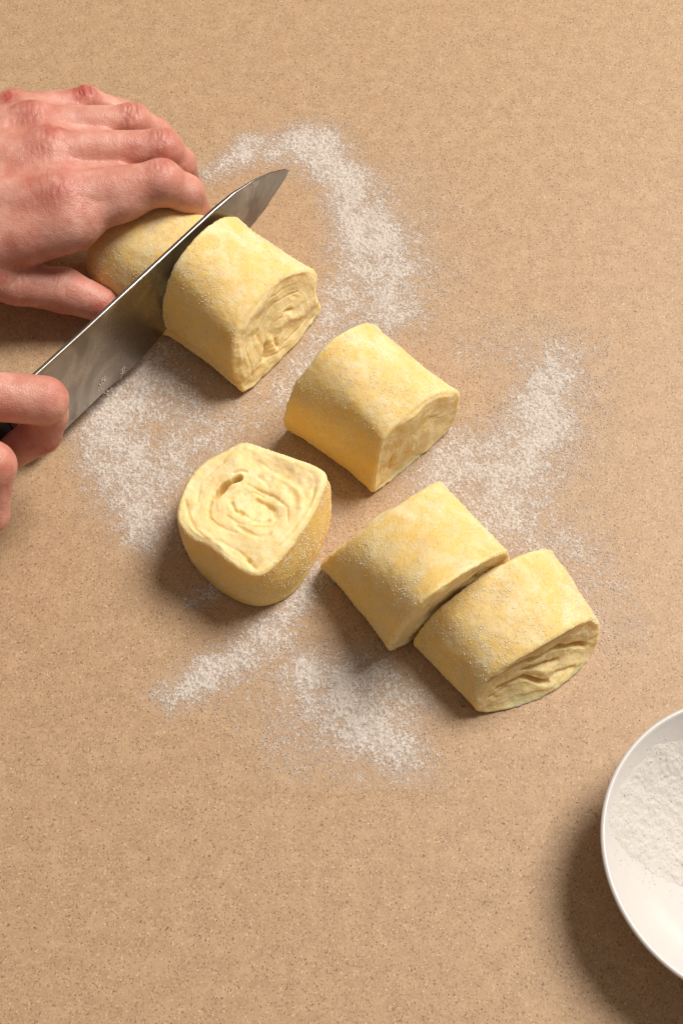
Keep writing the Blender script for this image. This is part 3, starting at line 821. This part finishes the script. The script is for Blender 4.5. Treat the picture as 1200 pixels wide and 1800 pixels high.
def left_hand():
    h = Hand()
    A = lambda x, y, z: at(x, y, z)
    wr = [A(-190, 300, 6.6), A(-190, 345, 6.6), A(-190, 390, 6.0)]
    mcp = dict(i=A(105, 348, 6.9), m=A(90, 270, 7.1), r=A(65, 220, 6.9), k=A(25, 194, 6.1))
    pip = dict(i=A(284, 321, 6.6), m=A(286, 262, 6.5), r=A(234, 215, 6.1), k=A(153, 179, 5.4))
    dip = dict(i=A(326, 340, 5.5), m=A(316, 288, 5.2), r=A(276, 234, 4.8), k=A(218, 198, 4.4))
    tip = dict(i=A(346, 372, 3.7), m=A(328, 312, 3.4), r=A(300, 258, 3.2), k=A(276, 232, 2.9))
    # palm: the metacarpals, the heel and the web to the thumb
    h.palm += [(A(-200, 370, 6.2), mcp['i'], 1.9, 1.45), (A(-200, 335, 6.5), mcp['m'], 1.8, 1.2), (A(-200, 310, 6.3), mcp['r'], 1.6, 1.1), (A(-200, 285, 6.0), mcp['k'], 1.5, 0.95)]
    h.palm += [(A(-430, 345, 6.4), A(-190, 335, 6.2), 2.9, 2.4)]
    h.palm += [(A(-130, 345, 5.4), A(60, 340, 5.9), 1.8, 1.35), (A(-150, 280, 5.0), A(20, 220, 5.0), 1.6, 1.1)]
    h.palm += [(A(-40, 410, 5.6), A(120, 378, 6.2), 1.7, 1.25), (A(-40, 300, 6.0), A(60, 300, 6.5), 1.8, 1.5), (A(-60, 250, 5.9), A(40, 235, 6.3), 1.6, 1.3)]
    h.palm += [(A(-160, 420, 5.0), A(-30, 450, 4.6), 1.9, 1.5), (A(-80, 425, 5.4), A(50, 418, 5.6), 1.5, 1.15)]
    h.palm += [(A(0, 425, 5.6), A(130, 402, 6.0), 1.35, 1.05), (A(110, 395, 6.1), A(215, 350, 6.3), 1.15, 0.95), (A(215, 350, 6.3), A(285, 330, 6.3), 0.95, 0.8)]
    rr = dict(i=(1.42, 1.24, 1.08, 0.86), m=(1.28, 1.12, 0.94, 0.78), r=(1.14, 1.02, 0.86, 0.72), k=(0.98, 0.86, 0.74, 0.60))
    for f in 'imrk':
        J = [mcp[f] * 0.62 + pip[f] * 0.38, pip[f], dip[f], tip[f]]
        J = [mcp[f], *J[1:]]
        finger(h, J, (rr[f][0], rr[f][1] * 1.0, rr[f][2], rr[f][3]), 0.55)
        h.fing[-1][0].append((pip[f] + np.array([0, 0, 0.12]), pip[f] + np.array([0, 0, 0.1]), rr[f][1] * 0.98, rr[f][1] * 0.98, 0.4))
    for f, g_ in (('i', 'm'), ('m', 'r'), ('r', 'k')):    # webs, and the flesh that closes the gaps between the fingers
        a = (mcp[f] + mcp[g_]) / 2; b = (pip[f] + pip[g_]) / 2
        h.palm.append((a - [0, 0, 0.35], a * 0.45 + b * 0.55 - [0, 0, 0.45], 1.0, 0.75))
    # thumb along the near side of the dough
    T = [A(-40, 478, 4.4), A(30, 499, 3.4), A(112, 510, 2.6), A(180, 536, 1.9)]
    finger(h, T, (1.45, 1.2, 1.30, 1.05), 0.9)
    h.palm += [(A(-120, 440, 4.6), A(-40, 478, 4.3), 1.7, 1.3)]
    # knuckles and tendons on the back of the hand
    for f, s in (('i', 0.85), ('m', 0.85), ('r', 0.75), ('k', 0.65)):
        h.bump.append((mcp[f] + np.array([0, 0, 0.36]), s, 0.9))
    for f in 'imr':
        w = A(-150, 335, 7.6)
        h.vein.append((mcp[f] + np.array([-0.8, 0, 0.95]), mcp[f] * 0.45 + w * 0.55 + np.array([0, 0, 0.62]), 0.20, 0.16))
    h.vein.append((A(-60, 330, 7.95), A(20, 395, 7.0), 0.16, 0.13))
    h.vein.append((A(-20, 262, 8.1), A(30, 232, 7.7), 0.14, 0.12))
    cre = []; reds = []
    for f in 'imrk':
        cre.append((pip[f] + np.array([0, 0, 0.8]), unit(dip[f] - mcp[f]), 0.58, 0.15, 0.28))
        cre.append((mcp[f] + np.array([0, 0, 1.1]), unit(pip[f] - mcp[f]), 1.3, 0.042, 0.28))
        reds.append((pip[f] + np.array([0.0, 0, 0.7]), 0.95, 0.75)); reds.append((mcp[f] + np.array([0, 0, 0.9]), 1.45, 0.75))
        reds.append((tip[f], 1.1, 0.5))
    cre.append((T[2] + np.array([0.0, -0.4, 0.8]), unit(T[3] - T[1]), 0.5, 0.17, 0.36))
    cre.append((T[1] + np.array([0, 0, 1.0]), unit(T[2] - T[1]), 0.9, 0.08, 0.32))
    reds.append((T[2], 1.5, 0.5)); reds.append((T[3], 1.3, 0.75)); reds.append((A(-40, 480, 5.0), 1.6, 0.3))
    return finish_hand(h, "pale left hand with reddened knuckles pressing down on the dough", (-38, 4, 0.1), (-6.5, 27, 10.6), 0.065, cre, reds, None, A(-60, 330, 0))
left_hand()

def right_hand():
    h = Hand()
    A = at
    mi, mm, mr, mk = A(-85, 690, 9.3), A(-130, 770, 9.4), A(-165, 850, 8.8), A(-185, 925, 7.8)
    pi_, pm, pr, pk = A(78, 704, 8.3), A(-14, 818, 8.0), A(-60, 960, 7.2), A(-90, 1040, 6.2)
    di, dm = A(72, 762, 5.6), A(-16, 905, 5.6)
    ti, tm = A(-5, 812, 4.6), A(-90, 915, 4.6)
    wrist = A(-420, 830, 8.0)
    for m, r in ((mi, 1.25), (mm, 1.25), (mr, 1.2), (mk, 1.05)):
        h.palm.append((wrist * 0.9 + m * 0.1, m, 1.7, r))
    h.palm.append((A(-640, 860, 8.0), wrist, 2.9, 2.3))
    h.palm.append((A(-260, 760, 6.8), A(-130, 700, 7.0), 1.6, 1.2))
    finger(h, [mi, pi_], (1.28, 1.30), 0.7)
    finger(h, [A(84, 728, 7.0), di, ti], (1.12, 1.05, 0.85), 0.2)
    finger(h, [mm, pm, dm, tm], (1.2, 1.2, 0.92, 0.76), 0.6)
    finger(h, [mr, pr, A(-60, 1040, 5.0), A(-130, 1010, 4.2)], (1.1, 1.0, 0.85, 0.7), 0.6)
    finger(h, [mk, pk, A(-95, 1105, 4.6), A(-155, 1070, 4.0)], (0.95, 0.86, 0.75, 0.62), 0.6)
    finger(h, [A(-230, 740, 6.4), A(-150, 690, 6.0), A(-90, 680, 5.2), A(-40, 690, 4.6)], (1.3, 1.1, 0.98, 0.8), 0.9)
    for m in (mi, mm, mr, mk): h.bump.append((m + np.array([0, 0, 0.5]), 0.85, 0.7))
    cre = [(pi_ + np.array([0.5, -0.2, -0.6]), unit(di - mi), 0.7, 0.05, 0.3)]
    reds = [(pi_ + np.array([0.7, 0.5, 0.5]), 0.8, 0.45), (di, 1.6, 0.75), (pm, 1.3, 0.55), (ti, 1.2, 0.6)]
    return finish_hand(h, "right hand clenched round the knife, its bent forefinger over the blade", (-42, -12, 1.2), (-13, 11, 12.4), 0.07, cre, reds, None, A(-120, 780, 0))
right_hand()

# ------------------------------------------------------------------ bowl of flour
def bowl():
    hz = 4.2
    pts = np.array([at(*q, hz)[:2] for q in ((1200, 1242), (1137, 1282), (1090, 1340), (1063, 1407), (1053, 1467), (1062, 1527), (1080, 1587), (1117, 1643), (1160, 1688))])
    A = np.c_[2 * pts, np.ones(len(pts))]; b = (pts ** 2).sum(1); s = np.linalg.lstsq(A, b, rcond=None)[0]
    c = s[:2]; R = math.sqrt(s[2] + s[0] ** 2 + s[1] ** 2)
    inner = lambda r: 0.45 + (hz - 0.55) * np.clip(r / (R - 0.28), 0, 1) ** 2.6
    outl = [(0, 0.0), (R * 0.42, 0.0), (R * 0.45, 0.12), (R * 0.45, 0.3)]
    outl += [(R * (0.45 + 0.55 * t), 0.3 + (hz - 0.42) * t ** 1.75) for t in np.linspace(0.06, 1, 22)]
    outl += [(R + 0.0, hz - 0.06), (R - 0.05, hz), (R - 0.14, hz + 0.03), (R - 0.23, hz - 0.01)]
    outl += [(r, float(inner(r))) for r in np.linspace(R - 0.28, 0.05, 40)]
    outl = np.array(outl); N = 128
    t = np.linspace(0, 2 * np.pi, N, endpoint=False)
    V = np.concatenate([np.stack([c[0] + r * np.cos(t), c[1] + r * np.sin(t), np.full(N, z)], 1) for r, z in outl])
    i = np.arange(len(outl) * N).reshape(-1, N); j = np.roll(i, -1, 1)
    F = np.stack([i[:-1], j[:-1], j[1:], i[1:]], -1).reshape(-1, 4)
    o = add_mesh("bowl", V, F, M_BOWL, None, (*c, 0))
    tag(o, "shallow white bowl with a thin rim, holding loose flour", "bowl")
    # flour heaped against one side of the bowl
    st = 0.06
    x = np.arange(-R, R, st); X, Y = np.meshgrid(x, x, indexing='ij')
    P = np.stack([X.ravel() + c[0], Y.ravel() + c[1]], 1); rr = np.hypot(X.ravel(), Y.ravel())
    zi = inner(rr)
    # outline of the heap on the bowl's inside
    poly = np.array([at(*q, z)[:2] for q, z in (((1064, 1450), 3.19), ((1078, 1405), 2.86), ((1105, 1362), 2.52), ((1145, 1322), 2.35), ((1200, 1310), 2.02), ((1300, 1330), 1.85), ((1380, 1420), 2.10),
                     ((1380, 1500), 1.85), ((1290, 1560), 1.34), ((1200, 1552), 1.51), ((1150, 1532), 1.85), ((1105, 1508), 2.35), ((1076, 1478), 2.94))])
    sd = np.full(len(P), 1e9); inside = np.zeros(len(P), bool)
    for a, b in zip(poly, np.roll(poly, -1, 0)):
        ab = b - a; tt = np.clip(((P - a) @ ab) / (ab @ ab), 0, 1)
        sd = np.minimum(sd, np.linalg.norm(P - a - tt[:, None] * ab, axis=1))
        cr = ((a[1] > P[:, 1]) != (b[1] > P[:, 1])) & (P[:, 0] < (b[0] - a[0]) * (P[:, 1] - a[1]) / (b[1] - a[1] + 1e-12) + a[0])
        inside ^= cr
    sd = np.where(inside, sd, -sd)
    P3 = np.c_[P, np.zeros(len(P))]
    sd = sd + 0.18 * fbm(P3, 0.6, 3, 3)
    th = 0.30 * (1 - np.exp(-np.maximum(sd, 0) / 0.8))
    th = th + (0.06 * fbm(P3, 0.45, 3, 4) + 0.022 * RNG.uniform(-1, 1, len(P)) + 0.03 * vnoise(P3, 0.16, 6)) * smooth(sd, 0, 0.4)
    on = (sd > 0) & (rr < R - 0.35)
    V = np.c_[P, np.where(on, zi + np.maximum(th, 0.01), zi - 0.02)]
    idx = np.arange(len(P)).reshape(len(x), -1)
    q = np.stack([idx[:-1, :-1], idx[1:, :-1], idx[1:, 1:], idx[:-1, 1:]], -1).reshape(-1, 4)
    q = q[on[q].any(1)]
    used, inv = np.unique(q.ravel(), return_inverse=True)
    Va = V[used]; Fa = inv.reshape(-1, 4); tri = np.concatenate([Fa[:, [0, 1, 2]], Fa[:, [0, 2, 3]]])
    k = RNG.choice(np.where(on)[0], 2600); 
    k2 = RNG.choice(np.where((sd > -0.9) & (sd <= 0) & (rr < R - 0.5))[0], 260)
    kk = np.r_[k, k2]
    r = RNG.uniform(0.015, 0.04, len(kk))
    gv, gf = grains(np.c_[P[kk], np.where(on[kk], V[kk, 2], zi[kk] + 0.01)], r, 0.7)
    fl = add_mesh("flour", np.concatenate([Va, gv]), np.concatenate([tri, gf + len(Va)]), mat_flour("bowl_flour", (0.66, 0.62, 0.565)), None, (*Va[:, :2].mean(0), 0.5), shade=False)
    tag(fl, "heap of loose flour inside the white bowl", "flour", None, "stuff")
bowl()
